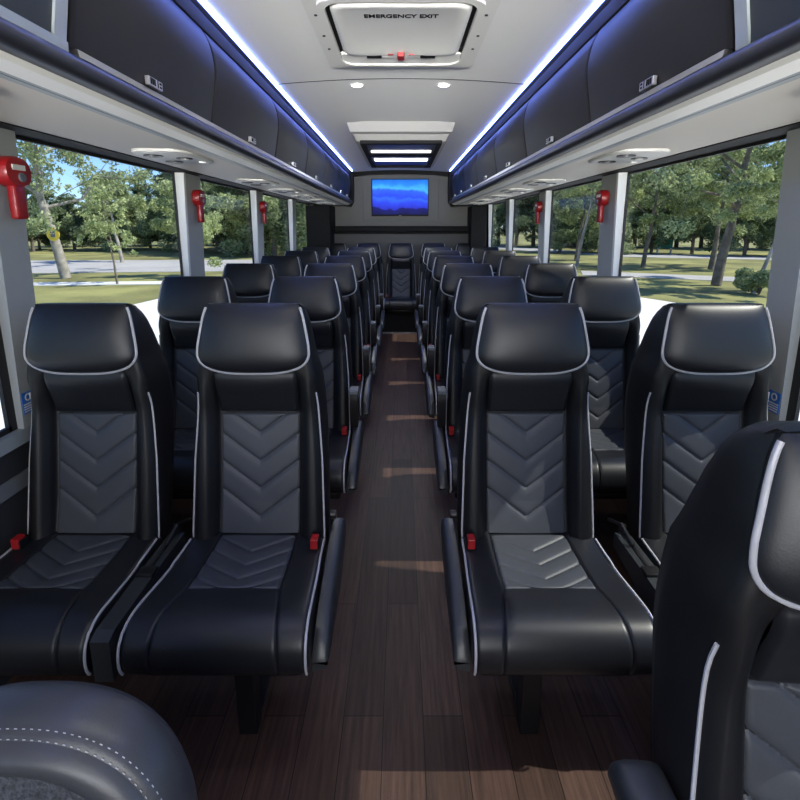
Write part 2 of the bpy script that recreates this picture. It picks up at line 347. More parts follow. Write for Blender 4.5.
# service panels under the bins
def vent(x, y, s, label, group=None):
    r = root('service_panel', (x, y, 1.7035), label, 'air vent panel', group)
    pts = []
    def plate(z, k): return [(.112 * k * math.copysign(abs(math.cos(t)) ** .35, math.cos(t)), .195 * k * math.copysign(abs(math.sin(t)) ** .6, math.sin(t)), z) for t in np.linspace(0, 2 * PI, 40, endpoint=False)]
    MB().loft([plate(0.004, 1), plate(-.006, 1), plate(-.010, .95)]).build('plate', M['housing'], r, True, 30)
    for j, (vx, vy, rr) in enumerate(((-.045, -.10, .036), (.045, -.02, .032), (-.045, .09, .036))):
        nz = MB().disc((vx, vy, -.0140), rr, .005).build('air_nozzle' if j != 1 else 'reading_light', M['black_metal'], r, True, 30)
        MB().disc((vx, vy, -.0165), rr * .5, .003).build('dial' if j != 1 else 'lens', M['plastic_grey'] if j != 1 else M['white'], nz, True, 30)
    MB().box(.06, .09, .09, .13, -.014, -.008, .002).build('call_button', M['white'], r)
    return r
for s, side in ((-1, 'left'), (1, 'right')):
    for i, y in enumerate((.95, 2.20, 3.45, 4.25, 5.05, 5.85, 6.6)):
        vent(s * .94, y, s, 'pale air vent panel under the %s bins, %s' % (side, ['cut off at the front end', 'large one near the second window pillar', 'third one back', 'fourth one back', 'fifth one back', 'sixth one back', 'last one before the rear'][i]), 'service panels under the %s bins' % side)

# ------------------------------------------------------------------ ceiling things
def rr_outline(hx, hy, r, n=8):
    out = []
    for cx, cy, a0 in ((hx - r, hy - r, 0), (-hx + r, hy - r, PI / 2), (-hx + r, -hy + r, PI), (hx - r, -hy + r, 1.5 * PI)):
        out += [(cx + r * math.cos(a0 + k / n * PI / 2), cy + r * math.sin(a0 + k / n * PI / 2)) for k in range(n + 1)]
    return out
def ring_plate(mb, outer, inner, z0, z1):
    n = len(outer); vs = [(x, y, z0) for x, y in outer] + [(x, y, z0) for x, y in inner] + [(x, y, z1) for x, y in outer] + [(x, y, z1) for x, y in inner]; fs = []
    for i in range(n):
        j = (i + 1) % n; fs += [(i, j, n + j, n + i), (2 * n + i, 3 * n + i, 3 * n + j, 2 * n + j), (i, 2 * n + i, 2 * n + j, j), (n + i, n + j, 3 * n + j, 3 * n + i)]
    return mb.add(vs, fs)
ht = root('roof_hatch', (0, 2.19, 2.163), 'white roof escape hatch lettered EMERGENCY EXIT with a small red handle', 'roof hatch')
mb = MB(); ring_plate(mb, rr_outline(.335, .41, .03), rr_outline(.278, .345, .07), -.006, .012); mb.build('frame', M['white'], ht)
mb = MB(); ring_plate(mb, rr_outline(.288, .355, .07), rr_outline(.264, .331, .07), -.018, -.004); mb.build('lip', M['white'], ht)
MB().box(-.266, .266, -.333, .333, -.002, .010).build('recess', M['black'], ht)
mb = MB()
R = lambda hx, hy, r, z, dy=0: [(x, y + dy, z) for x, y in rr_outline(hx, hy, r)]
mb.loft([R(.246, .265, .06, .006, -.055), R(.246, .265, .06, -.010, -.055), R(.240, .258, .056, -.018, -.055), R(.225, .24, .05, -.021, -.055), R(.212, .215, .045, -.0165, -.06)]); mb.build('door', M['white'], ht, True, 50)
MB().box(-.262, .262, .20, .331, -.012, .000, .004).build('latch_tray', M['white'], ht)
MB().box(-.085, .085, .205, .232, -.018, -.006, .003).build('bar', M['white'], ht)
MB().box(-.015, .015, .155, .215, -.034, -.016, .004).build('handle', M['red'], ht, label='red release handle')
for sx in (-1, 1):
    MB().add([(sx * .085, .185, -.022), (sx * .12, .205, -.022), (sx * .15, .222, -.022), (sx * .085, .222, -.022), (sx * .085, .185, -.010), (sx * .12, .205, -.010), (sx * .15, .222, -.010), (sx * .085, .222, -.010)],
             [(0, 1, 2, 3), (4, 5, 6, 7), (0, 1, 5, 4), (1, 2, 6, 5), (2, 3, 7, 6), (3, 0, 4, 7)]).build('latch', M['black'], ht)
    MB().box(sx * .045 - .012, sx * .045 + .012, .172, .178, -.0235, -.017).build('mark', M['red'], ht)
for sx in (-1, 1):
    for yy in (-.2, .0, .15): MB().disc((sx * .305, yy, -.009), .006, .003, 10).build('screw', M['black_metal'], ht)
for xx in (-.2, -.07, .07, .2): MB().disc((xx, .378, -.009), .005, .003, 10).build('screw', M['black_metal'], ht)
def text(body, size, name, m, parent, loc, rot, sx=1):
    cu = bpy.data.curves.new('tmp', 'FONT'); cu.body = body; cu.size = size; cu.align_x = 'CENTER'; cu.align_y = 'CENTER'; cu.extrude = .0006; cu.offset = size * .022
    o = bpy.data.objects.new('tmp', cu); COL.objects.link(o); bpy.context.view_layer.update()
    me = bpy.data.meshes.new_from_object(o.evaluated_get(bpy.context.evaluated_depsgraph_get())); bpy.data.objects.remove(o)
    me.transform(Matrix.Translation(loc) @ rot.to_4x4() @ Matrix.Diagonal((sx, 1, 1, 1))); me.materials.clear(); me.materials.append(m)
    t = bpy.data.objects.new(name, me); COL.objects.link(t); t.parent = parent; return t
text('EMERGENCY EXIT', .041, 'lettering', M['black'], ht, Vector((.0, -.218, -.0175)), Matrix.Rotation(PI, 3, 'X'), .80)

def lamp(name, kind, loc, energy, size, color, rot=(0, 0, 0), sy=None):
    l = bpy.data.lights.new(name, kind); l.energy = energy; l.color = color
    if kind == 'AREA':
        l.size = size
        if sy: l.shape = 'RECTANGLE'; l.size_y = sy
    if kind == 'SPOT': l.spot_size = math.radians(150); l.spot_blend = .8; l.shadow_soft_size = size
    o = bpy.data.objects.new(name, l); COL.objects.link(o); o.location = loc; o.rotation_euler = rot; return o
for k, (x, y, lab) in enumerate(((-.243, 2.99, 'small round ceiling spotlight, lit, left of the pair behind the hatch'), (.235, 2.99, 'small round ceiling spotlight, lit, right of the pair behind the hatch'),
                  (-.24, .75, None), (.24, .75, None), (-.24, -1.2, None), (.24, -1.2, None))):  # pairs after the first are unseen, added to boost the cabin light
    z = ceil_z(x); r = root('ceiling_spotlight', (x, y, z), lab or 'added unseen ceiling spotlight, %s, %s of its pair' % ('just overhead' if y > 0 else 'at the front end', 'left' if x < 0 else 'right'), 'ceiling light', 'ceiling spotlights')
    mb = MB(); ring_plate(mb, [(.040 * math.cos(t), .040 * math.sin(t)) for t in np.linspace(0, 2 * PI, 28, endpoint=False)], [(.030 * math.cos(t), .030 * math.sin(t)) for t in np.linspace(0, 2 * PI, 28, endpoint=False)], -.006, .004)
    mb.build('bezel', M['white'], r); MB().disc((0, 0, -.003), .030, .004).build('lens', M['lamp'], r)
    lp = lamp('lamp', 'SPOT', (0, 0, -.02), CEIL_W, .03, (1, .97, .93)); lp.parent = r
# rear ceiling box with the lit cabin light panel
bx = root('ceiling_light_unit', (0, 5.1, 2.12), 'stepped white ceiling box with a black framed panel of two lit bars', 'ceiling light')
MB().loft([[(-.405, -1.13, .06), (.405, -1.13, .06), (.405, 1.30, .06), (-.405, 1.30, .06)], [(-.39, -1.03, .005), (.39, -1.03, .005), (.39, 1.30, .005), (-.39, 1.30, .005)]]).build('housing', M['housing'], bx)
MB().loft([[(-.375, -.93, .006), (.375, -.93, .006), (.375, 1.25, .006), (-.375, 1.25, .006)], [(-.355, -.83, -.035), (.355, -.83, -.035), (.355, 1.25, -.035), (-.355, 1.25, -.035)]]).build('lower_step', M['housing'], bx)
mb = MB(); ring_plate(mb, rr_outline(.33, .86, .02), rr_outline(.29, .80, .02), -.055, -.030); mb.box(-.3, .3, -.20, -.02, -.050, -.034, .004); mb.build('frame', M['black'], bx)
MB().box(-.29, .29, -.80, .80, -.038, -.032).build('grille', M['black_metal'], bx)
bx_bars = [(-.36, -.26), (.18, .36)]
for (a, b) in bx_bars: MB().box(-.27, .27, a, b, -.045, -.037, .002).build('light_bar', M['bar'], bx)
lp = lamp('lamp', 'AREA', (0, .05, -.06), 8, .5, (.9, .95, 1), sy=1.0); lp.parent = bx
# television on the rear wall
tv = root('television', (-.012, YB - .06, 1.815), 'flat television on the rear wall showing blue layered hills', 'television')
MB().box(-.405, .405, -.02, .035, -.255, .255, .006).build('casing', M['black'], tv)
MB().box(-.392, .392, -.024, -.018, -.235, .243).build('screen', M['screen'], tv)
MB().box(-.15, .15, .03, .06, -.1, .1).build('bracket', M['black_metal'], tv)
MB().box(-.02, .02, -.023, -.018, -.25, -.243).build('badge', M['plastic_grey'], tv)
hd = MB().box(-.06, .06, YB - .215, YB - .19, 1.33, 1.355, .006).build('latch_handle', M['black']); tag(hd, 'small black pull handle on the ledge under the rear panel', 'handle')

# ------------------------------------------------------------------ red emergency window handles and blue notices
def red_handle(s, y, label):
    r = root('emergency_handle', (s * 1.192, y, 1.535), label, 'emergency handle', 'red window release handles')
    def o(k, dz=0): return [(.055 * k * math.cos(t), .046 + dz + .046 * k * math.copysign(abs(math.sin(t)) ** .8, math.sin(t))) for t in np.linspace(0, 2 * PI, 28, endpoint=False)]
    mb = MB(); mb.loft([[(s * x, a, b) for a, b in o(k)] for x, k in ((.012, 1), (-.018, 1), (-.028, .93), (-.03, .6))]); mb.build('head', M['red'], r, True, 50)
    hb = MB().box(-.024, .024, -.024, .024, -.095, .02, .008)
    hb.v = [(s * (p[0] * .55 - .010), p[1], p[2]) for p in hb.v]; hb.build('grip', M['red'], r, True, 50)
    MB().box(*sorted((s * -.0325, s * -.029)), -.030, .022, .050, .066).build('label_plate', M['white'], r, label='white printed label')
    MB().disc((s * -.030, .004, .030), .014, s * -.006, 16, 'x').build('button', M['plastic_grey'], r)
red_handle(-1, 1.60, 'red emergency release handle on the left pillar nearest the camera')
red_handle(-1, 3.045, 'red emergency release handle on the second left pillar')
red_handle(1, 3.06, 'red emergency release handle on the right pillar behind the large window')
red_handle(-1, 4.46, 'red emergency release handle on the third left pillar'); red_handle(1, 4.46, 'red emergency release handle on the third right pillar')
for s, side in ((-1, 'left'), (1, 'right')):
    r = root('notice_sticker', (s * (wx(.86) - .001), 1.572, .862), 'small blue notice with white round symbol on the %s front pillar' % side, 'sticker')
    MB().box(*sorted((0, s * -.0015)), -.026, .026, -.045, .026).build('backing', M['blue'], r)
    mb = MB(); ring_plate(mb, [(.013 * math.cos(t), .013 * math.sin(t)) for t in np.linspace(0, 2 * PI, 20, endpoint=False)], [(.008 * math.cos(t), .008 * math.sin(t)) for t in np.linspace(0, 2 * PI, 20, endpoint=False)], 0, .0008)
    mb.v = [(-s * (.0016 + p[2]), p[0], p[1] + .008) for p in mb.v]; mb.build('symbol', M['white'], r)
    mb = MB()
    for k in range(4): mb.box(*sorted((s * -.0015, s * -.0022)), -.022, .022 - .006 * (k % 2), -.016 - .008 * k, -.012 - .008 * k)
    mb.build('print', M['white'], r)

# ------------------------------------------------------------------ passenger seat
def fplane(z): return interp(z, [(.38, -.016), (.46, 0), (.80, .070), (.85, .078), (.88, .0785), (.91, .072), (.94, .060), (.965, .053), (.99, .053), (1.05, .062), (1.20, .092)])
HW = [(.38, .212), (.46, .216), (.69, .209), (.87, .196), (.95, .188), (1.02, .172), (1.08, .165), (1.13, .157), (1.175, .145)]
DEP = [(.38, .10), (.5, .135), (.65, .165), (.8, .195), (.88, .20), (.96, .225), (1.02, .205), (1.07, .175), (1.12, .14), (1.15, .11), (1.172, .075), (1.184, .035)]
def hw(z): return interp(z, HW)
_zs = np.linspace(.30, 1.25, 400); _fs = np.array([fplane(z) for z in _zs]); _k = np.exp(-.5 * (np.arange(-24, 25) / 9.5) ** 2); _k /= _k.sum()
_sm = np.convolve(np.pad(_fs, 24, mode='edge'), _k, mode='valid')
def fplane(z): return float(np.interp(z, _zs, _sm))
def back_point(x, z):        # front surface of the backrest body: raised side bolsters, stitched groove, recessed middle
    ax = abs(x); y = fplane(z)
    bol = .022 * max(0, 1 - ((ax - .170) / .046) ** 2) if ax > .124 else 0; rec = interp(z, [(.44, .016), (.55, .026), (.84, .026), (.93, .012), (.97, .0)])
    gr = .010 * math.exp(-((ax - .131) / .004) ** 2)
    fade = max(0, min(1, (.985 - z) / .11)); fade = fade * fade * (3 - 2 * fade)
    return y + fade * (gr - bol) + (rec + .004 if ax < .128 else rec * max(0, 1 - (ax - .128) / .03)) * (1 if z < .97 else 0) + (.006 if z >= .97 else .006 * (1 - fade))
def seat_shell():
    mb = MB(); rings = []
    for z in [.38 + .012 * k for k in range(67)] + [1.178, 1.181, 1.184]:
        h = hw(min(z, 1.172)); dep = interp(z, DEP); k = 1
        if z > 1.172: h *= 1 - (z - 1.172) * 4
        r = min(.022, dep * .4); ring = []
        xs = [-h + r * .3] + list(np.linspace(-h + r, -.142, 7)) + [-.137, -.134, -.131, -.128, -.125] + list(np.linspace(-.11, .11, 9)) + [.125, .128, .131, .134, .137] + list(np.linspace(.142, h - r, 7)) + [h - r * .3]
        for x in xs:
            y = back_point(x, z)
            if abs(x) > h - r * .5: y = fplane(z) + r * .25
            ring.append((x, y, z))
        f = fplane(z)
        for t in np.linspace(-.9, .98, 13)[1:]:               # right side then rounded back, mirrored
            pass
        side = [(h, f + r), (h + .004, f + dep * .35), (h + .003, f + dep * .6), (h - .012, f + dep * .85), (h * .8, f + dep * .97), (h * .45, f + dep), (0, f + dep * 1.01)]
        ring += [(x, y, z) for x, y in side] + [(-x, y, z) for x, y in side[:-1][::-1]]
        rings.append(ring)
    return mb.loft(rings)
def quilt_back():
    mb = MB(); rows = []; hwid = .1285
    for z in np.linspace(.452, .828, 112):
        row = []
        for x in np.linspace(-hwid, hwid, 75):
            ax = abs(x); e = min((hwid - ax) / .010, (.828 - z) / .008 + .0, 1); e = max(e, 0)
            base = -.010 * math.sqrt(max(0, 1 - (1 - e) ** 2)) - .004 * (1 - (ax / hwid) ** 2)
            d = 1
            for az in (.764, .674, .588, .499):
                if True: d = min(d, abs(z - (az + .72 * math.sqrt(ax * ax + 9e-6))) * .81)
            g = .0060 * math.exp(-(d / .0028) ** 1.4) + .0022 * math.exp(-(d / .012) ** 2)
            row.append((x, fplane(z) + .008 + base + g + interp(z, [(.44, .016), (.55, .026), (.84, .026)]), z))
        rows.append(row)
    return mb.grid(rows)
def upper_panel():
    mb = MB(); rows = []
    for z in np.linspace(.832, .988, 30):
        hwid = .1265 + (.004 * (z - .84) / .15); row = []
        for x in np.linspace(-hwid, hwid, 41):
            e = max(0, min((hwid - abs(x)) / .012, (z - .832) / .012, 1))
            row.append((x, fplane(z) + interp(z, [(.832, .022), (.90, .020), (.985, .006)]) + .008 - .012 * math.sqrt(max(0, 1 - (1 - e) ** 2)) - .022 * math.sin(PI * min(1, (z - .832) / .14)) ** .8 * (1 - .25 * (x / .13) ** 2), z))
        rows.append(row)
    return mb.grid(rows)
HZ0, HZ1 = .974, 1.186
def head_xy(u, v):    # u,v in -1..1 -> x,z on the squircle outline of the headrest
    
    x = u * (1 - (.20 if v < 0 else .05) * abs(v) ** 5); z = v * (1 - (.16 if v < 0 else .035) * abs(u) ** 3.2)
    zz = (HZ0 + HZ1) / 2 + z * (HZ1 - HZ0) / 2
    return x * interp(zz, [(.97, .166), (1.0, .172), (1.03, .172), (1.06, .169), (1.11, .160), (1.186, .146)]), zz
def headrest():
    mb = MB(); N = 33
    def y_(u, v, x, z):
        e = (max(0, 1 - abs(u) ** 5)) ** .5 * (max(0, 1 - abs(v) ** 5)) ** .5
        if v > 0: e = (max(0, 1 - abs(u) ** 5)) ** .5 * (max(0, 1 - abs(v) ** 3.2)) ** .5
        return fplane(z) + .004 - .026 * e - .010 * (1 - u * u) * (1 - v * v)
    us = np.sin(np.linspace(-PI / 2, PI / 2, N))
    F = []; B = []
    for v in us:
        rf = []; rb = []
        for u in us:
            x, z = head_xy(u, v); rf.append((x, y_(u, v, x, z), z)); rb.append((x * .97, fplane(z) + .02 + (.01 if v > 0 else 0), min(z, 1.180)))
        F.append(rf); B.append(rb)
    mb.grid(F); mb.grid(B)
    rim = lambda G: G[0] + [r[-1] for r in G[1:]] + G[-1][::-1][1:] + [r[0] for r in G[::-1]][1:-1]
    a = rim(F); b = rim(B); n = len(a); mb.add(a + b, [(i, (i + 1) % n, n + (i + 1) % n, n + i) for i in range(n)])
    return mb
def head_piping():
    pts = []
    for v in np.linspace(.93, -1, 26): x, z = head_xy(-1, v); pts.append((x - .001, fplane(z) - .001, z))
    for u in np.linspace(-1, 1, 30)[1:]: x, z = head_xy(u, -1); pts.append((x, fplane(z) - .002, z - .001))
    for v in np.linspace(-1, .93, 26)[1:]: x, z = head_xy(1, v); pts.append((x + .001, fplane(z) - .001, z))
    return MB().tube(pts, .0042, 8)
CP = smooth_tab([(.04, .452), (-.06, .449), (-.18, .452), (-.28, .462), (-.345, .466), (-.385, .455), (-.412, .425), (-.420, .385), (-.410, .350), (-.385, .333), (-.33, .328)], 64)
def chw(y): return interp(y, [(-.42, .229), (-.3, .226), (-.1, .217), (.04, .214)])
def cushion():
    mb = MB(); rows = []
    for i, (y, z) in enumerate(CP):
        a = CP[max(0, i - 1)]; b = CP[min(len(CP) - 1, i + 1)]; t = Vector((b[0] - a[0], b[1] - a[1])).normalized(); nrm = Vector((-t.y, t.x))     # outward normal
        if nrm.dot(Vector((y + .2, z - .39))) < 0: nrm = -nrm
        h = chw(y); r = .02; row = []; sm = interp(y, [(-.42, .155), (-.3, .137), (-.25, .126), (.04, .122)])
        xs = list(np.linspace(-h, -h + r, 7)) + list(np.linspace(-h + r, -sm - .01, 5))[1:] + [-sm - .006, -sm - .003, -sm, -sm + .003, -sm + .006] + list(np.linspace(-sm + .012, 0, 7))
        xs = xs + [-x for x in xs[::-1]][1:]
        for x in xs:
            ax = abs(x); off = 0
            if ax > h - r: q = (ax - (h - r)) / r; off = r * (1 - math.sqrt(max(0, 1 - q * q)))
            off += .005 * math.exp(-((ax - sm) / .0028) ** 2) - .004 * (1 - (ax / h) ** 2)
            if ax < sm and -.252 < y < .03: off += .006
            off += .005 * math.exp(-((y + .257) / .004) ** 2) * (1 if ax < sm and i < 42 else 0)
            row.append((x, y - nrm.x * off, z - nrm.y * off))
        rows.append(row)
    mb.grid(rows)
    for k in (0, -1):
        e = [r[k] for r in rows]; c = (e[0][0], .04, .328); mb.add(e + [c], [tuple(range(len(e) + 1))])
    bt = [(rows[-1][0]), rows[-1][-1], (rows[0][-1][0], .04, .328), (rows[0][0][0], .04, .328)]; mb.add(bt, [(0, 1, 2, 3)])
    return mb
def quilt_seat():
    mb = MB(); rows = []; ys = [p[0] for p in CP[:42]][::-1]; zs = [p[1] for p in CP[:42]][::-1]
    for y in np.linspace(-.255, -.004, 84):
        z = float(np.interp(y, ys, zs)); h = interp(y, [(-.257, .1245), (.04, .119)]); row = []
        for x in np.linspace(-h, h, 71):
            ax = abs(x); e = max(0, min((h - ax) / .009, (y + .255) / .009, 1)); base = .0075 * math.sqrt(max(0, 1 - (1 - e) ** 2))
            d = min(abs(y - (ay + .62 * math.sqrt(ax * ax + 9e-6))) * .85 for ay in (-.275, -.210, -.145, -.08))
            row.append((x, y, z - .007 + base + .004 - .0055 * math.exp(-(d / .003) ** 1.3) - .0025 * math.exp(-(d / .013) ** 2)))
        rows.append(row)
    return mb.grid(rows)
def piping_seat(s):
    pts = []
    for y, z in CP[4:52]:
        pts.append((s * (chw(y) - .004), y - (.0 if z > .44 else .002), z - .004 if z > .45 else z))
    return MB().tube(pts, .0035, 6)

GEO = {}
def part(key, fn, name, m, parent, angle=45):
    if key not in GEO:
        o = fn().build(name, m, parent, True, angle); GEO[key] = o.data; return o
    o = bpy.data.objects.new(name, GEO[key]); COL.objects.link(o); o.parent = parent; return o
def make_seat(kind, s):     # s = side of the aisle (+1: aisle to the right)
    r = root('passenger_seat', (0, 0, 0), None, 'seat')
    b = part('shell', seat_shell, 'backrest', M['side'], r, 70)
    part('quilt_back', quilt_back, 'quilted_panel', M['quilt'], b, 60)
    part('upper_panel', upper_panel, 'upper_panel', M['leather'], b, 60)
    for q in (-1, 1):
        part('bpipe%d' % q, lambda: MB().tube([(q * (hw(z) - .006), fplane(z) + .004, z) for z in np.linspace(.40, .905, 24)], .0030, 6), 'piping', M['piping'], b)
    h = part('head', headrest, 'headrest', M['leather'], r, 60)
    part('hpipe', head_piping, 'piping', M['piping'], h)
    c = part('cushion', cushion, 'seat_cushion', M['leather'], r, 60)
    part('quilt_seat', quilt_seat, 'quilted_panel', M['quilt'], c, 60)
    for q in (-1, 1): part('cpipe%d' % q, lambda: piping_seat(q), 'piping', M['piping'], c)
    part('pan', lambda: MB().box(-.20, .20, -.36, .06, .285, .33, .01).box(-.19, .19, -.02, .10, .30, .44, .01), 'seat_frame', M['black_metal'], r)
    bk = lambda sx, yy, zz: MB().box(sx - .013, sx + .013, yy - .018, yy + .018, zz - .05, zz + .012, .004)
    if kind == 'aisle':
        o = MB().box(s * .19 - .014, s * .19 + .014, -.075, -.035, .42, .480, .004).build('buckle', M['black'], r)
        MB().box(s * .19 - .0115, s * .19 + .0115, -.079, -.045, .455, .488, .003).build('release_button', M['red'], o, label='red push button')
        # curved side shell along the cushion
        sh = []
        for (y, z0, z1) in smooth_tab([(.07, .40, .470), (.0, .36, .475), (-.1, .33, .462), (-.2, .32, .440), (-.28, .315, .42), (-.34, .312, .390), (-.372, .315, .345)], 22):
            sh.append([(s * .231, y, z0), (s * .262, y, z0 + .008), (s * .272, y, z0 + .03), (s * .270, y, z1 - .010), (s * .262, y, z1 - .001), (s * .234, y, z1), (s * .231, y, z1 - .004)])
        MB().loft(sh).build('side_shell', M['plastic'], r, True, 50)
        MB().disc((s * .226, .035, .505), .014, s * .02, 14, 'x').build('hinge', M['black_metal'], r, True, 30)
    else:
        o = MB().box(-s * .19 - .014, -s * .19 + .014, -.075, -.035, .42, .480, .004).build('buckle', M['black'], r)
        MB().box(-s * .19 - .0115, -s * .19 + .0115, -.079, -.045, .455, .488, .003).build('release_button', M['red'], o, label='red push button')
        # grey bracket in the gap towards the aisle seat
        st = []
        for (y, z0, z1) in ((.02, .40, .44), (-.15, .38, .445), (-.30, .36, .445), (-.385, .335, .445), (-.415, .33, .435)):
            st.append([(s * .238, y, z0), (s * .284, y, z0), (s * .284, y, z1 + .008), (s * .238, y, z1 + .008)])
        MB().loft(st).build('bracket', M['plastic'], r)
        mb = MB().tube([(s * .25, .05, .46), (s * .258, -.08, .450), (s * .262, -.2, .452)], .007); mb.tube([(s * .286, .06, .47), (s * .28, -.02, .50), (s * .262, -.06, .46)], .006)
        mb.box(*sorted((s * .238, s * .285)), -.20, -.16, .445, .462, .003).disc((s * .27, .0, .47), .012, .02, 12)
        mb.build('belt_hardware', M['black_metal'], r, True, 40)
    return r
def paddle(r, s):       # raised armrest beside the backrest
    a = MB().loft([[(s * .215, y0, z), (s * .252, y0, z), (s * .252, y1, z), (s * .215, y1, z)] for z, y0, y1 in ((.475, -.03, .02), (.52, -.04, .03), (.60, -.04, .035), (.645, -.038, .03), (.655, -.03, .02))])
    p = a.build('armrest', M['side'], r, True, 40)
    MB().box(*sorted((s * .212, s * .255)), -.042, .034, .64, .662, .006).build('end_cap', M['plastic_grey'], p)
def legs(r, s, dx=0):
    mb = MB().box(dx - .027, dx + .027, -.276, -.226, .0, .30, .004); mb.build('leg', M['black_metal'], r)
    MB().box(dx - .022, dx + .022, .02, .06, .0, .30, .004).build('leg', M['black_metal'], r)
    MB().box(dx - .020, dx + .020, -.215, .10, .0, .012, .003).build('foot_rail', M['black_metal'], r)

XA, XW = {-1: -.458, 1: .428}, {-1: -.98, 1: .965}
ROW = ['front row', 'second row', 'third row', 'fourth row', 'fifth row', 'sixth row']
protos = {}
for s in (-1, 1):     # bus side
    side = 'left' if s < 0 else 'right'; q = -s
    for i in range(6):
        y = 1.438 + .857 * i
        for kind in ('aisle', 'window'):
            key = (kind, s, i > 0)
            if kind == 'window' and i > 0: key = (kind, s, False)
            if key not in protos:
                r = make_seat(kind, q)
                if kind == 'aisle':
                    legs(r, q, .02 if s < 0 else -.04)
                    if i > 0: paddle(r, q)
                protos[key] = r
            else: r = copy_tree(protos[key])
            x = (XA if kind == 'aisle' else XW)[s]
            if i == 0: x = {('aisle', 1): .405, ('aisle', -1): -.455, ('window', -1): -.985, ('window', 1): .975}[(kind, s)]
            r.location = (x, y, 0)
            r['label'] = 'black leather %s seat with grey piping, %s of the %s side' % (kind, ROW[i], side); r['group'] = 'passenger seats along the %s side' % side
def plain(x, y, label, group=None, q=1, stand='box'):
    r = copy_tree(protos[('window', -q, False)]); r.location = (x, y, 0); r['label'] = label
    if group: r['group'] = group
    elif 'group' in r: del r['group']
    return r
for x, lab in ((-.93, 'left corner seat'), (-.455, 'second seat from the left'), (0, 'middle seat facing down the aisle'), (.455, 'second seat from the right'), (.93, 'right corner seat')):
    r = plain(x, 7.0, 'black leather rear bench seat against the back wall, ' + lab, 'seats of the rear bench', 1)
    for ch in list(r.children):
        if ch.name.split('.')[0] in ('bracket', 'belt_hardware'): 
            bpy.data.objects.remove(ch)
bp = MB().box(-1.16, 1.16, 6.68, 7.2, 0, .285, .01).build('rear_seat_plinth', M['black']); tag(bp, 'black carpeted plinth under the rear bench seats', 'plinth')
trim(MB().box(-.25, .21, 6.655, 6.68, 0, .012), M['chrome'])
# the cropped seat in the right foreground
fg = plain(.578, .448, 'black leather seat cropped by the right edge, nearest to the camera', None, -1); fg.rotation_euler = (0, 0, math.radians(-4))
for ch in list(fg.children):
    if ch.name.split('.')[0] in ('bracket', 'belt_hardware'): bpy.data.objects.remove(ch)
mb = MB(); am = []
for (y, z, hh) in smooth_tab([(.115, .640, .014), (.10, .650, .030), (.0, .655, .034), (-.15, .65, .032), (-.24, .64, .02)], 16):
    am.append([(-.250 + .036 * math.copysign(abs(math.cos(t)) ** .6, math.cos(t)), y, z + hh * math.copysign(abs(math.sin(t)) ** .6, math.sin(t))) for t in np.linspace(0, 2 * PI, 20, endpoint=False)])
ar = MB().loft(am).build('armrest', M['plastic'], fg, True, 60)
MB().box(-.24, -.18, .0, .07, .36, .66, .01).build('armrest_bracket', M['black_metal'], fg)
legs(fg, -1)
for r in [o for k, o in protos.items() if k[0] == 'window']: pass

# wall rails that carry the window seats (seen dark under the seats)
for s, side in ((-1, 'left'), (1, 'right')):
    rl = MB()
    rl.box(*sorted((s * 1.16, s * 1.235)), .9, 6.6, .24, .29, .004); o = rl.build('seat_rail', M['black_metal']); tag(o, 'black steel rail along the %s wall carrying the window seats' % side, 'rail')

# ------------------------------------------------------------------ driver's seat, left foreground
dv = root('driver_seat', (-.487, .495, 0), "grey leather seat back with woven fabric centre, bottom left foreground", 'seat')
def dout(ins, z0=.42):
    W = .208 - ins; T = .812 - ins; pts = []; rx = W; rz = .20
    for t in np.linspace(0, PI, 41):
        pts.append((W * math.copysign(abs(math.cos(t)) ** .80, math.cos(t)), T - rz + rz * math.sin(t) ** .85))
    return [(W, z0 + ins)] + [(W, z0 + .15)] + pts + [(-W, z0 + .15), (-W, z0 + ins)]
def dring(ins, y): return [(x, y + .12 * (z - .6), z) for x, z in dout(ins)]
mb = MB().loft([dring(.05, .075), dring(.015, .068), dring(.003, .05), dring(.0, .03), dring(.0, .005), dring(.004, -.012), dring(.010, -.020)]); b = mb.build('outer_band', M['driver'], dv, True, 60)
mb = MB().loft([dring(.010, -.016), dring(.013, -.026), dring(.020, -.034), dring(.030, -.038), dring(.040, -.036), dring(.047, -.030), dring(.052, -.020)], False, False); mb.build('bolster', M['driver'], dv, True, 60)
mb = MB().loft([dring(.048, -.026), dring(.056, -.026), dring(.08, -.032), dring(.12, -.036)], False, True); mb.build('fabric_centre', M['fabric'], dv, True, 60)
mb = MB()
for ins, y in ((.0036, -.0118), (.0092, -.0200)):
    pts = dring(ins, y); cum = 0
    fine = []
    for a, b2 in zip(pts, pts[1:]):
        n = max(1, int((Vector(b2) - Vector(a)).length / .003)); fine += [Vector(a).lerp(Vector(b2), k / n) for k in range(n)]
    for k in range(0, len(fine) - 2, 3): mb.tube([fine[k], fine[k + 1] , fine[k + 2]][:2], .0007, 4)
mb.build('stitching', M['piping'], dv)['kind'] = 'stuff'
MB().box(-.25, .25, -.50, -.02, .36, .47, .03, 4).build('seat_cushion', M['driver'], dv, True)
MB().box(-.16, .16, -.40, -.05, .0, .36, .02).build('pedestal', M['black'], dv)

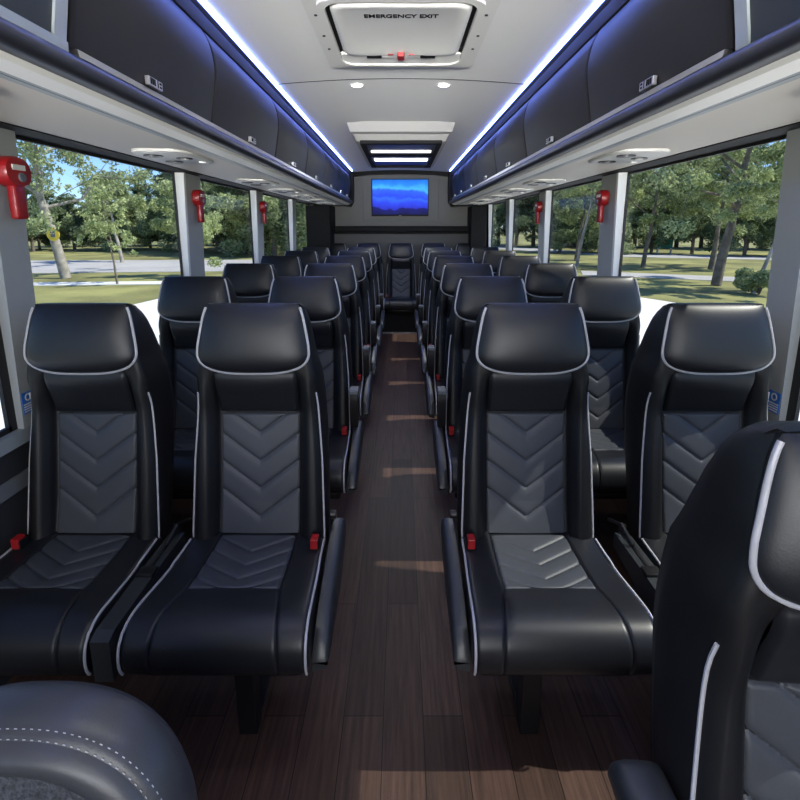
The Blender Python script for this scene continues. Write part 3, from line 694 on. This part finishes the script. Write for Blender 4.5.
# ------------------------------------------------------------------ outside
GZ = -1.0
struct('lawn', MB().box(-160, 160, -60, 200, GZ - .3, GZ - .02), M['grass'])
def strip(name, pts, z, m):
    mb = MB(); mb.add([(x, y, z) for x, y in pts] + [(x, y, z - .15) for x, y in pts], [tuple(range(len(pts))), tuple(range(2 * len(pts) - 1, len(pts) - 1, -1))] + [(i, (i + 1) % len(pts), len(pts) + (i + 1) % len(pts), len(pts) + i) for i in range(len(pts))])
    return struct(name, mb, m)
strip('parking_lot', [(-9, -40), (9.2, -40), (9.2, 15.5), (7.6, 19), (7, 60), (3, 60), (-3, 60), (-6.5, 30), (-9, 12)], GZ - .01, M['concrete'])
strip('road_left', [(-70, 23), (-34, 24.8), (-8, 28.0), (-4, 28), (-4, 38), (-9, 37.5), (-26, 36.5), (-70, 34)], GZ, M['asphalt'])
strip('sidewalk_left', [(-40, 19.5), (-20, 20.4), (-7, 21.8), (-7, 22.9), (-20, 21.6), (-40, 20.7)], GZ + .01, M['concrete'])
strip('path_right', [(9.2, 25.5), (26, 17.0), (60, 4), (60, 6), (26, 19.2), (10, 28)], GZ, M['asphalt'])
strip('road_right', [(8, 60), (18, 41), (70, 20), (70, 25), (20, 46), (12, 62)], GZ, M['asphalt'])

def leaves(mb_pts, n, size, rng):
    n = int(n * 1.7); size *= .74
    """n leaf tufts: small bent quads scattered round the given cluster centres (x, y, z, r)"""
    C = np.array(mb_pts); wts = C[:, 3] ** 2; idx = rng.choice(len(C), n, p=wts / wts.sum())
    d = rng.normal(size=(n, 3)); d /= np.linalg.norm(d, axis=1)[:, None]; rad = C[idx, 3] * (rng.random(n) ** .45)
    ctr = C[idx, :3] + d * rad[:, None] * np.array([1, 1, .75])
    a = rng.normal(size=(n, 3)); a /= np.linalg.norm(a, axis=1)[:, None]; b = np.cross(a, rng.normal(size=(n, 3))); b /= np.linalg.norm(b, axis=1)[:, None]
    sz = size * (.6 + .8 * rng.random(n))[:, None]
    v = np.stack([ctr - a * sz, ctr - b * sz * .45, ctr + a * sz, ctr + b * sz * .45], 1).reshape(-1, 3)
    return v.tolist(), [(4 * i, 4 * i + 1, 4 * i + 2, 4 * i + 3) for i in range(n)]
def tree(name, loc, h, spread, seed, lm, label, group=None, bark='trunk', lean=(0, 0), trunk_h=.35, n=9000, size=.11, r0=.22, open_=.5, nb=9):
    rng = np.random.default_rng(seed); r = root(name, loc, label, 'tree' if name == 'tree' else 'shrub', group)
    tr = MB(); top = Vector((lean[0] * h, lean[1] * h, h * .86)); pts = []; rad = []
    for k in range(9):
        t = k / 8; pts.append(Vector((top.x * t + rng.normal() * .012 * h * t, top.y * t + rng.normal() * .012 * h * t, top.z * t))); rad.append(r0 * (1 - .88 * t))
    tr.tube(pts, rad, 8); cl = []
    for k in range(nb):
        t = trunk_h + (1 - trunk_h) * (k + .5) / nb; p = pts[0].lerp(pts[-1], t); i = min(7, int(t * 8)); p = pts[i].lerp(pts[i + 1], t * 8 - i)
        az = k * 2.4 + rng.random(); ln = spread * (1 - .65 * (t - trunk_h) / (1 - trunk_h)) * (.75 + .4 * rng.random())
        d = Vector((math.cos(az), math.sin(az), .35 + .3 * rng.random())); q = [p]
        for m_ in range(1, 5): q.append(p + d * ln * m_ / 4 + Vector(rng.normal(size=3)) * ln * .06 + Vector((0, 0, .05 * ln * math.sin(m_))))
        tr.tube(q, [r0 * .42 * (1 - t * .5) * (1 - .2 * m_) for m_ in range(5)], 6)
        for m_ in (2, 3, 4):
            cl.append((*q[m_], ln * (.30 if m_ < 4 else .36) * (1.25 - open_ * .6)))
            for _ in range(2):
                e = q[m_] + Vector(rng.normal(size=3)) * ln * .33; tr.tube([q[m_], q[m_].lerp(e, .5) + Vector((0, 0, .05)), e], [r0 * .10, r0 * .06, r0 * .02], 4); cl.append((*e, ln * .26 * (1.3 - open_ * .6)))
    cl.append((*pts[-1], spread * .35))
    tr.build('trunk', M[bark], r, True, 80)
    v, f = leaves(cl, n, size, rng); mb = MB(); mb.v = v; mb.f = f
    me = bpy.data.meshes.new('foliage'); me.from_pydata(v, [], f); me.materials.append(LEAF[lm]); o = bpy.data.objects.new('foliage', me); COL.objects.link(o); o.parent = r
    return r
# left side, near trees
tree('tree', (-16.0, 24, GZ), 11.5, 5.2, 3, 0, 'large spreading oak with pale trunk behind the left sidewalk, yellow disc on its trunk', bark='bark_pale', lean=(-.06, -.1), trunk_h=.30, n=9500, size=.12, r0=.24, open_=1.3, nb=13)
tree('tree', (-12.1, 21.4, GZ), 4.4, 1.2, 5, 1, 'slim young tree on the left lawn before the road', lean=(-.05, 0), trunk_h=.35, n=1300, size=.09, r0=.05, open_=1)
tree('tree', (-10.3, 24.2, GZ), 5.0, 1.6, 8, 1, 'small bushy tree on the left verge, nearest the second pillar', trunk_h=.3, n=7000, size=.09, r0=.06, open_=.7)
tree('tree', (-19.0, 34.5, GZ), 6.3, 1.9, 12, 0, 'leaning thin trunked tree beyond the left road', bark='bark_pale', lean=(-.1, 0), trunk_h=.6, n=3500, size=.12, r0=.13)
# right side, near trees
tree('tree', (13.2, 21.0, GZ), 10.5, 4.6, 21, 0, 'large dark trunked tree leaning over the right path', lean=(.10, 0), trunk_h=.26, n=12000, size=.11, r0=.21, open_=1.3, nb=13)
tree('tree', (14.6, 30.5, GZ), 9.5, 3.4, 22, 0, 'tall leafy tree behind the right path, second from the pillar', lean=(.08, 0), trunk_h=.26, n=11000, size=.12, r0=.14, open_=1, nb=11)
tree('tree', (17.8, 29.0, GZ), 7.5, 3.0, 27, 0, 'leafy tree between the two larger trees on the right lawn', lean=(.05, 0), trunk_h=.3, n=9000, size=.12, r0=.17, open_=1)
tree('tree', (12.9, 18.3, GZ), 7.5, 1.8, 23, 1, 'thin pale leaning tree beside the shrub at the right window edge', bark='bark_pale', lean=(.22, 0), trunk_h=.4, n=6000, size=.10, r0=.08, open_=.9)
tree('tree', (10.6, 30.5, GZ), 9.0, 2.2, 24, 1, 'thin pale trunked tree seen through the second right window', bark='bark_pale', lean=(.12, 0), trunk_h=.42, n=7500, size=.12, r0=.10, open_=.9)
tree('tree', (12.4, 36, GZ), 8, 2.4, 25, 0, 'leafy tree seen through the second right window, farther back', lean=(.08, 0), trunk_h=.3, n=9000, size=.13, r0=.12, open_=.8)
def shrub(loc, h, seed, label, lm=0, n=5000):
    r = root('shrub', loc, label, 'shrub'); rng = np.random.default_rng(seed); cl = [(rng.normal() * h * .3, rng.normal() * h * .3, h * (.3 + .4 * rng.random()), h * .35) for _ in range(9)]
    st = MB()
    for c in cl: st.tube([(0, 0, 0), (c[0] * .5, c[1] * .5, c[2] * .6), c[:3]], [.03, .02, .008], 5)
    st.build('stem', M['trunk'], r)
    v, f = leaves(cl, n, .07, rng); me = bpy.data.meshes.new('foliage'); me.from_pydata(v, [], f); me.materials.append(LEAF[lm]); o = bpy.data.objects.new('foliage', me); COL.objects.link(o); o.parent = r
shrub((13.05, 18.2, GZ), .95, 31, 'round green shrub at the edge of the right lawn')
# distant tree lines: copies of five crowns
base = []
for k, (lm, hh, sp) in enumerate(((2, 9, 3.4), (0, 10, 3.6), (2, 12, 3.6), (1, 8, 3.4), (2, 13, 3.2))):
    base.append(tree('tree', (0, 0, GZ), hh, sp, 50 + k, lm, '', None, trunk_h=.10, n=14000, size=.19, r0=.22, open_=.25, nb=13))
GL = {'l': ('leafy tree in the dense tree line beyond the left road', 'tree line beyond the left road'), 'r': ('leafy tree in the tree line beyond the right lawn', 'tree line beyond the right lawn')}
spots = []
rr = random.Random(5)
for k in range(30):
    t = k / 29; spots.append(('l', -66 + 60 * t + rr.uniform(-1, 1), 46 + rr.uniform(-3, 5) + 8 * t, .33 + .62 * t + rr.uniform(-.05, .08)))
for k in range(14):
    t = k / 13; spots.append(('l', -52 + 44 * t, 58 + 12 * t + rr.uniform(-2, 2), .33 + .80 * t + rr.uniform(-.08, .1)))
for k in range(26):
    t = k / 25; spots.append(('r', 9 + 62 * t + rr.uniform(-1, 1), 66 - 24 * t + rr.uniform(-3, 3), .95 - .1 * t + rr.uniform(-.1, .2)))
for k in range(16):
    t = k / 15; spots.append(('r', 15 + 40 * t, 50 - 19 * t + rr.uniform(-2, 2), .68 + rr.uniform(-.1, .2)))
for k in range(7):
    spots.append(('l', -10.5 - 1.6 * k * .3 + rr.uniform(-.6, .6) - k * .8, 42 + k * 1.2, .9 + rr.uniform(-.1, .3)))
for i, (sd_, x, y, sc) in enumerate(spots):
    o = base[i] if i < len(base) else copy_tree(base[(i * 3 + i // 7) % len(base)])
    o.location = (x, y, GZ); o.scale = (sc * 1.1, sc * 1.1, sc); o.rotation_euler = (0, 0, rr.uniform(0, 6.28)); o['label'], o['group'] = GL[sd_]
# small things outside
sg = root('round_sign', (-15.85, 23.3, 1.05), 'round yellow disc fixed to the large left tree trunk', 'sign'); MB().disc((0, 0, 0), .29, .05, 24, 'y').build('disc', M['yellow'], sg); MB().box(-.10, .10, -.015, .0, -.12, .14).build('mark', M['plastic_grey'], sg)
ts = root('entrance_sign', (23.8, 46.0, GZ), 'teal board sign standing beyond the right lawn', 'sign'); MB().box(-.7, .7, -.1, .1, .5, 1.5, .04).build('board', M['teal'], ts)
for sx in (-1, 1): MB().box(sx * .6 - .06, sx * .6 + .06, -.06, .06, 0, .7).build('post', M['white'], ts)
hs = root('house', (24.5, 66, GZ), 'low pale house with a brown roof far behind the right trees', 'house')
MB().box(-4, 4, -3, 3, 0, 2.4).build('wall', mat('cream_wall', (.6, .52, .42), .8), hs)
MB().loft([[(-4.8, -3.8, 2.4), (4.8, -3.8, 2.4), (4.8, 3.8, 2.4), (-4.8, 3.8, 2.4)], [(-2.5, -.1, 4.0), (2.5, -.1, 4.0), (2.5, .1, 4.0), (-2.5, .1, 4.0)]]).build('roof', mat('brown_roof', (.14, .085, .06), .9), hs)
for k in range(3): MB().box(-3.2 + 2.6 * k, -2.0 + 2.6 * k, -3.05, -2.98, .9, 2.0).build('window', M['black'], hs)
